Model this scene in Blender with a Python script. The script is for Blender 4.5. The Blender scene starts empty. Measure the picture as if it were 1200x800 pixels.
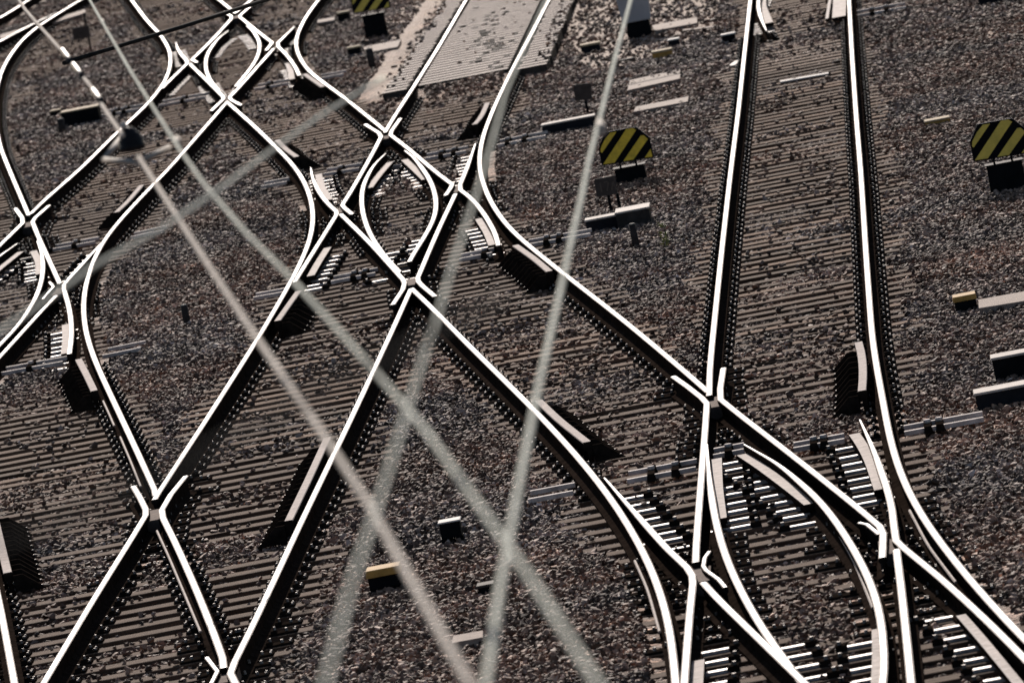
import bpy, bmesh, math, random
import numpy as np
from mathutils import Matrix, Vector
random.seed(7); rng = np.random.default_rng(11)
S = bpy.context.scene
COL = S.collection

# ------------------------------------------------------------------ camera
FPX, H = 10750.0, 7.75              # focal length in photo pixels, lens height above rail top (z = 0)
VPX, VPY, ROLL = 334.5, -1023.0, math.radians(11.04)
T = np.array([VPX, VPY, FPX]); T /= np.linalg.norm(T)
hz = np.array([math.cos(ROLL), -math.sin(ROLL), 0.])
U = np.cross(hz, T); U /= np.linalg.norm(U)
if U[1] > 0: U = -U
X = np.cross(T, U)
if X[0] < 0: X = -X
def at(p, z=0.0):                   # where the sight line of a photo point meets height z
    r = np.array([p[0]-600., p[1]-400., FPX]); s = -(H-z)/(r@U)
    return Vector((s*(r@X), s*(r@T), z))
def px(x, y, z=0.0):
    c = x*X + y*T + (z-H)*U
    return 600+FPX*c[0]/c[2], 400+FPX*c[1]/c[2]
def mpp(p, z=0.0):                  # metres per photo pixel across the view at that point
    return at(p, z).y/FPX
cam = bpy.data.cameras.new('camera'); camo = bpy.data.objects.new('camera', cam); COL.objects.link(camo)
m = Matrix(((X[0], -X[1], -X[2], 0), (T[0], -T[1], -T[2], 0), (U[0], -U[1], -U[2], H), (0, 0, 0, 1)))
camo.matrix_world = m
cam.sensor_width = 36; cam.lens = FPX/1200*36; cam.clip_start = 1; cam.clip_end = 6000
cam.dof.use_dof = True; cam.dof.focus_distance = 82; cam.dof.aperture_fstop = 6.8
S.camera = camo

# ------------------------------------------------------------------ light
W = bpy.data.worlds.new('World'); S.world = W; W.use_nodes = True
SUN_EL, SUN_AZ = math.radians(24), math.radians(-5.5)          # azimuth from +Y, negative = left
nt = W.node_tree; bg = nt.nodes['Background']; sk = nt.nodes.new('ShaderNodeTexSky')
sk.sky_type = 'NISHITA'; sk.sun_disc = False; sk.sun_elevation = SUN_EL; sk.sun_rotation = SUN_AZ
sk.air_density = 1.0; sk.dust_density = 1.2
nt.links.new(sk.outputs[0], bg.inputs[0]); bg.inputs[1].default_value = 0.06
sl = bpy.data.lights.new('sun', 'SUN'); sl.energy = 4.8; sl.angle = math.radians(.53); sl.color = (1, .90, .82)
so = bpy.data.objects.new('sun', sl); COL.objects.link(so)
sd = Vector((math.sin(SUN_AZ)*math.cos(SUN_EL), math.cos(SUN_AZ)*math.cos(SUN_EL), math.sin(SUN_EL)))
so.rotation_euler = sd.to_track_quat('Z', 'Y').to_euler(); so.location = (0, 60, 40)
S.view_settings.view_transform = 'Standard'; S.view_settings.look = 'None'
S.view_settings.exposure = 0.6; S.view_settings.gamma = 1

# ------------------------------------------------------------------ materials
def mat(name, col, rough=.7, metal=0., var=.0, scale=8., col2=None, bump=0., bscale=40., stretch=None, spec=.5):
    M = bpy.data.materials.new(name); M.use_nodes = True
    n = M.node_tree.nodes; l = M.node_tree.links; b = n['Principled BSDF']
    b.inputs['Roughness'].default_value = rough; b.inputs['Metallic'].default_value = metal
    b.inputs['Specular IOR Level'].default_value = spec
    tc = n.new('ShaderNodeTexCoord'); mp = n.new('ShaderNodeMapping'); l.new(tc.outputs['Object'], mp.inputs[0])
    oi = n.new('ShaderNodeObjectInfo')
    ad = n.new('ShaderNodeVectorMath'); ad.operation = 'MULTIPLY_ADD'
    l.new(oi.outputs['Random'], ad.inputs[0]); ad.inputs[1].default_value = (37, 53, 71); l.new(mp.outputs[0], ad.inputs[2])
    if stretch: mp.inputs['Scale'].default_value = stretch
    nz = n.new('ShaderNodeTexNoise'); nz.inputs['Scale'].default_value = scale; nz.inputs['Detail'].default_value = 6
    nz.inputs['Roughness'].default_value = .65; l.new(ad.outputs[0], nz.inputs['Vector'])
    cr = n.new('ShaderNodeValToRGB'); cr.color_ramp.elements[0].position = .32; cr.color_ramp.elements[1].position = .68
    c2 = col2 or tuple(min(1, c*(1+var)) for c in col)
    cr.color_ramp.elements[0].color = (*(tuple(c*(1-var) for c in col) if not col2 else col), 1)
    cr.color_ramp.elements[1].color = (*c2, 1)
    l.new(nz.outputs[0], cr.inputs[0])
    l.new(cr.outputs[0], b.inputs['Base Color'])
    if bump:
        n2 = n.new('ShaderNodeTexNoise'); n2.inputs['Scale'].default_value = bscale; n2.inputs['Detail'].default_value = 4
        l.new(ad.outputs[0], n2.inputs['Vector'])
        bp = n.new('ShaderNodeBump'); bp.inputs['Strength'].default_value = bump; bp.inputs['Distance'].default_value = .01
        l.new(n2.outputs[0], bp.inputs['Height']); l.new(bp.outputs[0], b.inputs['Normal'])
    return M
M_TOP  = mat('polished rail steel', (.33, .322, .318), .34, .055, 0, .8, col2=(.52, .52, .53), bump=.0, spec=.035)
_n = M_TOP.node_tree.nodes; _l = M_TOP.node_tree.links; _r = _n.new('ShaderNodeMapRange'); _z = [q for q in _n if q.type == 'TEX_NOISE'][0]
_r.inputs['From Min'].default_value = .3; _r.inputs['From Max'].default_value = .7; _r.inputs['To Min'].default_value = .60; _r.inputs['To Max'].default_value = .36
_l.new(_z.outputs[0], _r.inputs[0]); _l.new(_r.outputs[0], _n['Principled BSDF'].inputs['Roughness'])
M_RUST = mat('dark rail rust', (.018, .0132, .0108), .9, 0, .5, 9, bump=.3, spec=.0)
M_CHK  = mat('worn check rail steel', (.32, .272, .252), .85, 0, .3, 12, bump=.2, spec=.05)
M_PLATE= mat('oily plate steel', (.015, .0115, .0095), .9, 0, .5, 14, bump=.3, spec=.0)
M_BOLT = mat('worn bolt heads', (.08, .068, .06), .6, .22, 0, 9, col2=(.36, .32, .29), spec=.05)
M_SLIDE= mat('polished slide plate', (.32, .29, .28), .6, .22, .6, 11, spec=.15)
M_BAR  = mat('light worn steel bar', (.29, .245, .225), .85, 0, .4, 9, bump=.2, spec=.15)
M_ROD  = mat('bright rod steel', (.46, .40, .37), .8, 0, .4, 9, bump=.2, spec=.1)
M_BOX  = mat('dark grey machine paint', (.014, .0145, .018), .8, 0, .35, 5, bump=.2, spec=.05)
M_LID  = mat('pale machine lid', (.33, .29, .26), .8, 0, .3, 7, bump=.1, spec=.1)
M_BLACK= mat('black enamel', (.005, .0055, .007), .8, 0, .3, 10, spec=.04)
M_YEL  = mat('signal yellow paint', (.62, .45, .024), .5, 0, .25, 14)
M_YEL2 = mat('faded yellow paint', (.55, .44, .07), .55, 0, .15, 9)
M_WIRE = mat('weathered copper wire', (.60, .61, .54), .9, 0, .15, 3, spec=.0)
M_WIREW = mat('weathered wire', (.60, .55, .49), .9, 0, .15, 3, spec=.0)
M_STEEL= mat('galvanised fitting', (.27, .25, .225), .85, 0, .2, 10, spec=.1)
M_FILL = mat('rusty filler casting', (.13, .098, .084), .9, 0, .3, 12, bump=.3, spec=.03)
M_INS  = mat('brown insulator glaze', (.012, .012, .014), .5, 0, .3, 10, spec=.1)
M_DARKC= mat('dark tube paint', (.02, .02, .02), .9, 0, .3, 6, spec=.02)
M_CONC = mat('concrete slab', (.20, .155, .13), .85, 0, .3, 9, bump=.4, spec=.08)
M_OCHRE= mat('ochre cover paint', (.34, .20, .06), .8, 0, .3, 12, bump=.2, spec=.08)
M_TAN  = mat('tan cover', (.32, .25, .16), .85, 0, .2, 12, bump=.2, spec=.08)
M_GREY = mat('grey cabinet paint', (.30, .31, .34), .8, 0, .1, 4, spec=.1)
M_WHITE= mat('white paint', (.46, .43, .40), .8, 0, .1, 10, spec=.15)
M_POST = mat('grey post', (.035, .03, .028), .8, 0, .4, 10, bump=.3, spec=.05)
M_BRD  = mat('board paint', (.05, .043, .04), .7, 0, .3, 14, spec=.1)
M_LETT = mat('pale lettering', (.095, .08, .07), .7, 0, .1, 10, spec=.1)
M_PLANK= mat('pale timber plank', (.22, .172, .145), .85, 0, .35, 9, bump=.3, stretch=(1, 9, 1), spec=.08)
M_LEAF = mat('weed leaf', (.15, .17, .03), .6, 0, .4, 20)
M_DECK = mat('crossing deck', (.32, .275, .245), .9, 0, 0, 3.5, col2=(.50, .435, .39), bump=.6, spec=.08)
M_DECKL= mat('deck dirt and rib shade', (.05, .042, .036), .9, 0, .3, 5, spec=.08)  # dirt tone, also used as painted shade on the plank sides

# sleeper wood: grey brown, grain along the sleeper, each a different shade
def wood():
    M = mat('weathered sleeper wood', (.034, .022, .015), .72, 0, 0, 5, col2=(.175, .108, .072), bump=.5, bscale=18, stretch=(.6, 9, 9), spec=.06)
    M.node_tree.nodes['Principled BSDF'].inputs['Roughness'].default_value = .95
    n = M.node_tree.nodes; l = M.node_tree.links; b = n['Principled BSDF']
    oi = n.new('ShaderNodeObjectInfo'); hv = n.new('ShaderNodeHueSaturation')
    mr = n.new('ShaderNodeMapRange'); mr.inputs['To Min'].default_value = .55; mr.inputs['To Max'].default_value = 1.5
    l.new(oi.outputs['Random'], mr.inputs[0]); l.new(mr.outputs[0], hv.inputs['Value'])
    src = b.inputs['Base Color'].links[0].from_socket
    l.new(src, hv.inputs['Color']); l.new(hv.outputs[0], b.inputs['Base Color'])
    return M
M_WOOD = wood()
M_WOODD = mat('oily dark sleeper wood', (.035, .023, .017), .95, 0, 0, 4, col2=(.135, .087, .060), bump=.4, bscale=18, stretch=(.6, 9, 9), spec=.05)
M_WOODP = mat('dusty pale sleeper wood', (.12, .085, .063), .95, 0, 0, 5, col2=(.27, .20, .155), bump=.4, bscale=18, stretch=(.6, 9, 9), spec=.05)

def stone_mat(name, inst):
    M = bpy.data.materials.new(name); M.use_nodes = True
    n = M.node_tree.nodes; l = M.node_tree.links; b = n['Principled BSDF']; b.inputs['Roughness'].default_value = .8; b.inputs['Specular IOR Level'].default_value = .2 if inst else .05
    ge = n.new('ShaderNodeNewGeometry')
    cr = n.new('ShaderNodeValToRGB'); e = cr.color_ramp.elements
    e[0].position = 0; e[0].color = (.045, .029, .021, 1); e[1].position = 1; e[1].color = (.64, .48, .39, 1)
    for p, c in ((.35, (.10, .066, .048)), (.6, (.178, .116, .085)), (.85, (.30, .205, .155)), (.96, (.38, .28, .22))):
        k = e.new(p); k.color = (*c, 1)
    if inst:
        oi = n.new('ShaderNodeObjectInfo'); l.new(oi.outputs['Random'], cr.inputs[0])
    else:
        v = n.new('ShaderNodeTexVoronoi'); v.inputs['Scale'].default_value = 18; l.new(ge.outputs['Position'], v.inputs['Vector'])
        sx = n.new('ShaderNodeSeparateColor'); l.new(v.outputs['Color'], sx.inputs[0]); l.new(sx.outputs[0], cr.inputs[0])
        bp = n.new('ShaderNodeBump'); bp.inputs['Distance'].default_value = .04; l.new(v.outputs['Distance'], bp.inputs['Height']); l.new(bp.outputs[0], b.inputs['Normal'])
    # slate-grey and rusty drifts in the ballast
    nz = n.new('ShaderNodeTexNoise'); nz.inputs['Scale'].default_value = .22; nz.inputs['Detail'].default_value = 3
    l.new(ge.outputs['Position'], nz.inputs['Vector'])
    r2 = n.new('ShaderNodeValToRGB'); r2.color_ramp.elements[0].position = .4; r2.color_ramp.elements[1].position = .62
    r2.color_ramp.elements[0].color = (1.12, .95, .84, 1); r2.color_ramp.elements[1].color = (.95, 1.0, 1.07, 1)
    l.new(nz.outputs[0], r2.inputs[0])
    mx = n.new('ShaderNodeMix'); mx.data_type = 'RGBA'; mx.blend_type = 'MULTIPLY'; mx.inputs[0].default_value = 1
    n4 = n.new('ShaderNodeTexNoise'); n4.inputs['Scale'].default_value = .75; n4.inputs['Detail'].default_value = 4; l.new(ge.outputs['Position'], n4.inputs['Vector'])
    r4 = n.new('ShaderNodeMapRange'); r4.inputs['From Min'].default_value = .35; r4.inputs['From Max'].default_value = .65; r4.inputs['To Min'].default_value = .62; r4.inputs['To Max'].default_value = 1.28
    l.new(n4.outputs[0], r4.inputs[0]); h4 = n.new('ShaderNodeHueSaturation'); l.new(r4.outputs[0], h4.inputs['Value']); l.new(cr.outputs[0], h4.inputs['Color'])   # oil-dark and dusty patches
    l.new(h4.outputs[0], mx.inputs[6]); l.new(r2.outputs[0], mx.inputs[7]); 
    if inst: l.new(mx.outputs[2], b.inputs['Base Color'])
    else:
        at_ = n.new('ShaderNodeAttribute'); at_.attribute_name = 'sand'; m2 = n.new('ShaderNodeMix'); m2.data_type = 'RGBA'
        n3 = n.new('ShaderNodeTexNoise'); n3.inputs['Scale'].default_value = 2.5; n3.inputs['Detail'].default_value = 5; l.new(ge.outputs['Position'], n3.inputs['Vector'])
        r3 = n.new('ShaderNodeValToRGB'); r3.color_ramp.elements[0].position = .3; r3.color_ramp.elements[1].position = .7
        r3.color_ramp.elements[0].color = (.23, .165, .12, 1); r3.color_ramp.elements[1].color = (.36, .28, .23, 1); l.new(n3.outputs[0], r3.inputs[0])
        l.new(at_.outputs['Fac'], m2.inputs[0]); l.new(mx.outputs[2], m2.inputs[6]); l.new(r3.outputs[0], m2.inputs[7]); l.new(m2.outputs[2], b.inputs['Base Color'])
    return M
M_STONE = stone_mat('ballast stone', True)
M_GROUND = stone_mat('ballast bed', False)

# ------------------------------------------------------------------ helpers
class MB:
    def __init__(s): s.b = bmesh.new(); s.mats = []
    def mi(s, m):
        if m not in s.mats: s.mats.append(m)
        return s.mats.index(m)
    def hexa(s, c, m, m2=None):                         # eight corners: bottom loop then top loop
        v = [s.b.verts.new(p) for p in c]; i = s.mi(m)
        for q in ((3, 2, 1, 0), (4, 5, 6, 7), (0, 1, 5, 4), (1, 2, 6, 5), (2, 3, 7, 6), (3, 0, 4, 7)):
            s.b.faces.new([v[k] for k in q]).material_index = i if m2 is None or q[0] == 4 and q[3] == 7 else s.mi(m2)
        return v
    def box(s, x0, x1, y0, y1, z0, z1, m, taper=0.):
        t = taper
        return s.hexa([(x0, y0, z0), (x1, y0, z0), (x1, y1, z0), (x0, y1, z0),
                (x0+t, y0+t, z1), (x1-t, y0+t, z1), (x1-t, y1-t, z1), (x0+t, y1-t, z1)], m)
    def prism(s, poly, y0, y1, m, mside=None):           # polygon in x,z extruded in y (y0 is the near face)
        i = s.mi(m); j = s.mi(mside or m)
        a = [s.b.verts.new((x, y0, z)) for x, z in poly]; c = [s.b.verts.new((x, y1, z)) for x, z in poly]
        s.b.faces.new(a).material_index = i; s.b.faces.new(c[::-1]).material_index = i
        for k in range(len(a)):
            s.b.faces.new((a[k], c[k], c[(k+1) % len(a)], a[(k+1) % len(a)])).material_index = j
    def tube(s, pts, r, m, n=8):
        i = s.mi(m); rings = []
        pts = [Vector(p) for p in pts]
        for k, p in enumerate(pts):
            d = (pts[min(k+1, len(pts)-1)]-pts[max(k-1, 0)]).normalized()
            a = d.cross(Vector((0, 0, 1)))
            if a.length < 1e-3: a = Vector((1, 0, 0))
            a.normalize(); c = a.cross(d); rr = r[k] if isinstance(r, (list, tuple)) else r
            rings.append([s.b.verts.new(p+rr*(math.cos(2*math.pi*q/n)*a+math.sin(2*math.pi*q/n)*c)) for q in range(n)])
        for A, B in zip(rings, rings[1:]):
            for q in range(n):
                f = s.b.faces.new((A[q], A[(q+1) % n], B[(q+1) % n], B[q])); f.material_index = i; f.smooth = n > 6
        s.b.faces.new(rings[0][::-1]).material_index = i; s.b.faces.new(rings[-1]).material_index = i
    def cyl(s, x, y, z0, z1, r, m, n=8, r2=None): s.tube([(x, y, z0), (x, y, z1)], [r, r if r2 is None else r2], m, n)
    def sweep(s, path, section, mats, scale=None):       # section: list of (lateral, z); mats: per section edge
        rings = []; P = path
        for k, p in enumerate(P):
            d = (P[min(k+1, len(P)-1)]-P[max(k-1, 0)]); d.z = 0; d.normalize()
            l_ = Vector((d.y, -d.x, 0)); sc = scale[k] if scale else 1
            if 0 < k < len(P)-1:
                d1 = (P[k]-P[k-1]); d1.z = 0; d1.normalize(); l_ = l_/max(.7, d.dot(d1))
            rings.append([s.b.verts.new((p.x+l_.x*a*sc, p.y+l_.y*a*sc, p.z+b)) for a, b in section])
        n = len(section)
        for A, B in zip(rings, rings[1:]):
            for q in range(n):
                s.b.faces.new((A[q], B[q], B[(q+1) % n], A[(q+1) % n])).material_index = s.mi(mats[q])
        s.b.faces.new(rings[0]).material_index = s.mi(M_RUST); s.b.faces.new(rings[-1][::-1]).material_index = s.mi(M_RUST)
    def mesh(s, name, bevel=0):
        bmesh.ops.recalc_face_normals(s.b, faces=s.b.faces[:])
        if bevel:
            bmesh.ops.bevel(s.b, geom=[e for e in s.b.edges if e.is_manifold and e.calc_face_angle(0) > .5], offset=bevel, segments=2, affect='EDGES', profile=.6)
        me = bpy.data.meshes.new(name); s.b.to_mesh(me); s.b.free()
        for q in s.mats: me.materials.append(q)
        return me
    def obj(s, name, parent=None, loc=None, bevel=0):
        o = bpy.data.objects.new(name, s.mesh(name, bevel)); COL.objects.link(o)
        if parent: o.parent = parent
        if loc is not None: o.location = loc
        return o
def tag(o, label=None, cat=None, group=None, kind=None):
    if label: o['label'] = label
    if cat: o['category'] = cat
    if group: o['group'] = group
    if kind: o['kind'] = kind
    return o
def empty(name, loc, label, cat, group=None, rz=0):
    o = bpy.data.objects.new(name, None); COL.objects.link(o); o.location = loc; o.rotation_euler = (0, 0, rz); o.empty_display_size = .1
    return tag(o, label, cat, group)

# ------------------------------------------------------------------ rails, laid out in plan
def resample(P, step=.5):
    out = [P[0].copy()]
    for a, b in zip(P, P[1:]):
        n = max(1, int((b-a).length/step))
        for k in range(1, n+1): out.append(a.lerp(b, k/n))
    return out
def smooth(P, sig=1.6):
    P = resample(P, .4)
    if len(P) < 5: return P
    xs = np.array([p.x for p in P]); s = np.concatenate([[0], np.cumsum([(b-a).length for a, b in zip(P, P[1:])])])
    ys = np.array([p.y for p in P]); L = s[-1]; x2, y2 = [], []
    for i, si in enumerate(s):
        sg = max(1e-3, min(sig, si/2.2, (L-si)/2.2)); w = np.exp(-.5*((s-si)/sg)**2); w /= w.sum()
        # local linear regression keeps straights straight
        d = s-si; m1 = (w*d).sum(); m2 = (w*d*d).sum(); ww = w*(m2-m1*d)/max(1e-12, m2-m1*m1)
        x2.append((ww*xs).sum() if 0 < i < len(s)-1 else xs[i]); y2.append((ww*ys).sum() if 0 < i < len(s)-1 else ys[i])
    Q = [Vector((a, b, P[0].z)) for a, b in zip(x2, y2)]
    return Q
def path(segs, z=0):
    out = []
    for kind, pts in segs:
        P = [at(p, z) for p in pts]
        if out: P = [out[-1]] + P
        P = smooth(P) if kind == 'c' else resample(P, .6)
        out += P[1:] if out else P
    # drop doubles
    Q = [out[0]]
    for p in out[1:]:
        if (p-Q[-1]).length > .04: Q.append(p)
    return Q
RAILSEC = [(-.0175, 0), (.0175, 0), (.0285, -.004), (.031, -.013), (.031, -.036), (.010, -.050), (.008, -.13), (.03, -.145), (.072, -.158), (.072, -.170),
           (-.072, -.170), (-.072, -.158), (-.03, -.145), (-.008, -.13), (-.010, -.050), (-.031, -.036), (-.031, -.013), (-.0285, -.004)]
M_EDGE = mat('worn rail edge', (.26, .225, .205), .7, .05, .4, 5, bump=.2, spec=.05)
RM = [M_TOP, M_EDGE] + [M_RUST]*15 + [M_EDGE]
RAILS = []          # (path, is_tongue)
def rail(name, label, segs, z=0., tip=None, cat='rail', group='running rails'):
    thin = cat == 'check rail'
    P = path(segs); L = [0.]
    for a, b in zip(P, P[1:]): L.append(L[-1]+(b-a).length)
    sc = None
    if tip:
        D = L if tip == 's' else [L[-1]-q for q in L]
        sc = [max(.28, min(1, .28+.72*q/4.)) for q in D]
    for p in P: p.z = z
    if thin: sc = [.6]*len(P)
    b = MB(); b.sweep(P, RAILSEC, RM, sc); o = b.obj(name); tag(o, label, cat, group)
    c = P[len(P)//2]; o.data.transform(Matrix.Translation(-c)); o.location = c
    RAILS.append(([(p.x, p.y) for p in P], ((P[0].y, P[-1].y) if z <= zC+1e-6 else ((P[0] if tip == 's' else P[-1]).y,)) if tip else None))
    return o
c, l_ = 'c', 'l'
zB, zA, zC = 0.0, .0022, -.0022       # crossing rails never share a plane
# --- straight track on the right
rail('rail', 'left rail of the right-hand straight track from the top edge to its first crossing', [(c, [(884, -40), (879, 2), (872, 66), (865, 132), (856, 202), (845, 300), (836, 388), (832, 424), (831, 463)])], zB)
rail('rail', 'bent wing rail left of the upper right crossing, continuing between the two crossings', [(l_, [(789, 440.5), (806, 452.5), (822.5, 465.5), (828.3, 472)]), (c, [(826, 507), (817.8, 609), (815.8, 640), (815.2, 658)])], zB)
rail('rail', 'right outer rail curving away from the straight track towards the lower right corner', [(c, [(993.5, -40), (995, 2), (998.5, 66), (1003, 132), (1009, 205), (1015, 300), (1022, 397), (1026.5, 425), (1032, 455), (1038.5, 490), (1044, 521), (1053, 551), (1068, 584), (1089, 618), (1107.5, 644), (1119, 657.5), (1157.5, 702.5), (1181, 729), (1199, 746.5), (1240, 787), (1290, 835)])], zB)
rail('rail', 'straight tongue beside the right curve, knee-bent into the diagonal below the lower right crossing', [(c, [(1007.5, 491), (1022.5, 523), (1037.5, 561), (1045, 592), (1047.5, 615)]), (l_, [(1050, 632)]), (c, [(1060, 641.5), (1082.5, 660), (1115, 686), (1133, 702.5), (1162, 731), (1187, 756), (1215, 785)])], zC, 's')
rail('rail', 'right rail of the straight track below the lower right crossing, running off the bottom edge', [(c, [(1050.5, 643), (1056, 687.5), (1058, 702.5), (1062.8, 750), (1067.5, 799), (1073, 850)])], zB)
rail('rail', 'bent rail from the right wing of the upper right crossing down the diagonal', [(l_, [(847.7, 431), (844, 455), (844.5, 467.5)]), (c, [(855, 476), (880, 496), (908, 517), (962, 559.5), (1005, 594), (1031, 616)]), (l_, [(1035, 625), (1034.5, 640), (1034, 653)])], zA)
rail('rail', 'left curved inner tongue of the right-hand diamond, running to the bottom edge', [(c, [(828.5, 520), (830, 550), (832, 572), (836, 601), (843, 633), (856, 668), (870, 697), (885, 722), (898, 745), (915, 768), (937, 795), (975, 840)])], zC, 's')
rail('rail', 'right curved inner tongue of the right-hand diamond, arching from the diagonal to the bottom edge', [(c, [(872, 520), (893, 532), (918, 546), (943, 566), (966, 589), (984, 614), (1003, 645), (1019, 674), (1029, 700), (1036, 730), (1038, 752), (1037, 778), (1034, 800), (1028, 840)])], zC, 's')
rail('rail', 'left outer curved rail leaving the diagonal and running off the bottom beside the straight track', [(c, [(482.5, 338), (510, 364), (546, 401), (600, 454), (634, 488), (668, 524), (694, 555), (710, 575), (722.5, 592), (735, 612.5), (750, 637), (769, 677), (781, 712), (788.5, 755), (792, 797), (793, 850)])], zA)
rail('rail', 'diagonal tongue rail knee-bent into the left straight rail at the lower crossing', [(c, [(708, 559), (720, 572.5), (735, 590), (754, 610), (775, 635.5), (796, 655), (805, 663.5)]), (l_, [(811, 673)]), (c, [(812, 682), (807, 727), (802, 797), (798, 850)])], zC, 's')
rail('rail', 'diagonal rail starting right of the lower crossing and running to the bottom edge', [(c, [(824, 682), (845, 705), (871, 730), (905, 763), (940, 797), (985, 840)])], zA)
rail('check_rail', 'bent check piece inside the lower crossing of the right-hand diamond', [(l_, [(831, 645), (825.8, 652), (824, 662), (827.5, 667), (842, 677.5), (850, 687)])], zC, cat='check rail', group='bent check pieces')
rail('check_rail', 'bent check piece with a dark face left of the lower right crossing', [(l_, [(1006.5, 611), (1016, 613), (1030, 624.5)])], zB-.004, cat='check rail', group='bent check pieces')
# --- second track from the right, and its slip in the middle of the picture
rail('rail', 'rail from the level crossing down to the upper nose of the middle diamond', [(c, [(571, -40), (546, 0), (512.5, 57.5), (482.5, 105), (464, 133), (451, 155)])], zB)
rail('rail', 'long rail curving from the left far diamond to the upper nose of the middle diamond', [(c, [(398, -30), (373, 0), (358, 20), (347.5, 42), (346.3, 54), (350, 66), (361, 83), (380, 97.5), (403, 114), (444, 147), (451, 153)])], zA)
rail('rail', 'rail with left wing at the upper nose of the middle diamond', [(l_, [(428, 145.6), (444, 155.5), (446.5, 160)]), (c, [(435, 182.5), (412.5, 222), (401, 240)]), (l_, [(404, 243.5), (412.5, 250.6)])], zB)
rail('rail', 'rail from the right wing of the upper nose to the right crossing, middle diamond', [(l_, [(469, 139), (459, 153), (457.5, 158)]), (c, [(480, 175), (507.5, 199), (530, 216)]), (l_, [(527.5, 221), (522, 229)])], zA)
rail('rail', 'left diagonal tongue of the middle diamond, knee-bent at its left crossing', [(c, [(364, 196), (366.5, 211), (373, 225), (385, 239), (394, 247)]), (l_, [(394.5, 250.5)]), (c, [(375, 282), (358, 309), (345, 330)])], zC, 's')
rail('rail', 'left outer curve of the middle diamond, running down to the lower left crossing', [(c, [(265.5, 119), (300, 149.5), (326, 175), (341, 190), (353, 206), (361, 222), (366, 239), (367.5, 257), (364, 280), (353, 306.5), (338, 335), (307.5, 387.5), (297.5, 404), (247.5, 482.5), (185, 578), (181, 585)])], zA)
rail('rail', 'diagonal rail from the left crossing to the left wing of the middle diamond', [(c, [(399.5, 251), (432.5, 283), (472, 327)]), (l_, [(474, 331), (472, 339), (460, 357)])], zA)
rail('rail', 'right outer curve of the middle diamond, from level crossing to upper right crossing', [(c, [(665, -40), (642, 2), (622, 41), (600, 82), (577, 130), (565.5, 160), (561.5, 182), (562, 200), (567, 219), (575, 237), (587.5, 256), (601.5, 272.5), (639, 303.5), (680, 335.5), (724, 369.5), (760, 399), (785, 420), (809, 440.5), (830, 459)])], zA)
rail('rail', 'right tongue of the middle diamond, knee-bent at its right crossing beside the outer curve', [(c, [(557, 168), (549, 192), (539, 216)]), (l_, [(539.5, 222)]), (c, [(554, 233), (565, 246), (575, 261), (580, 272.5), (584, 287)])], zC, 's')
rail('rail', 'rail from the right crossing to the right wing of the middle diamond', [(c, [(533.5, 227), (512.5, 271), (494, 314.5), (489.5, 325)]), (l_, [(490, 329), (495, 334.5), (510, 347)])], zB)
rail('rail', 'long rail from the lower nose of the middle diamond to the bottom edge', [(c, [(481.5, 338), (454, 399), (407.5, 498), (358, 600), (327.5, 665), (311, 701), (292.5, 739), (274.5, 775)]), (l_, [(270, 788)]), (c, [(276, 800), (300, 845)])], zB)
rail('rail', 'left inner curve of the middle diamond', [(c, [(452, 179.5), (438, 192.5), (427, 209), (422.5, 228), (424, 247), (430.5, 269), (441, 287.5), (455, 304.5), (468, 318)])], zC, 's')
rail('rail', 'right inner curve of the middle diamond', [(c, [(474, 176), (485, 184), (497.5, 199.5), (505.5, 212), (511, 229), (512.5, 245), (507.5, 261), (495, 280), (485.5, 295), (479.5, 306)])], zC-.001, 's')
# --- crossing at lower left
rail('rail', 'rail with left wing at the lower left crossing, running to the bottom edge', [(l_, [(156, 569), (164, 582.5), (170.6, 596), (170.5, 603)]), (c, [(149, 638.5), (110, 700), (52.5, 797), (22, 847)])], zB)
rail('rail', 'rail with right wing at the lower left crossing, pointed near the bottom edge', [(l_, [(217.5, 557.5), (200, 579), (189.5, 597)]), (c, [(190.5, 606), (207, 638), (230, 690), (246, 729), (261, 770), (262, 782)])], zA)
rail('check_rail', 'bent check piece beside the crossing point at the bottom edge', [(l_, [(242, 769), (254.5, 785), (246, 802)])], zC, cat='check rail', group='bent check pieces')
rail('rail', 'rail cut off by the left edge at the bottom left corner', [(c, [(-16, 640), (-6, 682), (0, 708), (8, 752), (16.5, 798), (26, 850)])], zA)
rail('rail', 'right outer curve of the left-hand diamond, running down to the lower left crossing', [(c, [(265, 120.5), (197.5, 198), (175, 220.5), (150, 247), (127, 273), (112.5, 297), (103.5, 320), (98.5, 341), (97, 365), (101, 393), (109, 417), (120, 442), (138, 480), (160, 527), (181, 573), (182, 580)])], zB)
# --- left slip
rail('rail', 'rail from the far left diamond to the upper nose of the left-hand diamond', [(c, [(140, -20), (156, 2.5), (172, 24), (190, 43), (199.5, 60), (200, 77.5), (192.5, 97.5), (172.5, 122.5), (160, 134), (135, 157), (92.5, 199.5), (57.5, 229), (36, 250)])], zB)
rail('rail', 'rail entering from the left edge and ending at the nose of the left-hand diamond', [(c, [(112, -10), (87.5, 4), (70, 15), (44, 31), (25, 47.5), (10, 67.5), (1, 85), (-5, 110), (-6, 140), (0, 172), (12.5, 203), (25, 232), (33.5, 252)])], zA)
rail('rail', 'grey rail crossing the top left corner beside the curved rail', [(c, [(-40, 70), (0, 48), (40, 27), (68, 14)])], zC, 'e')
rail('rail', 'bluish rail at the extreme top left corner', [(c, [(-40, 42), (0, 21), (28, 4), (45, -8)])], zB)
rail('rail', 'rail with left wing at the nose of the left-hand diamond, leaving by the left edge', [(l_, [(18, 244), (26, 255), (26.5, 261)]), (c, [(0, 287), (-40, 325)])], zB)
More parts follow.
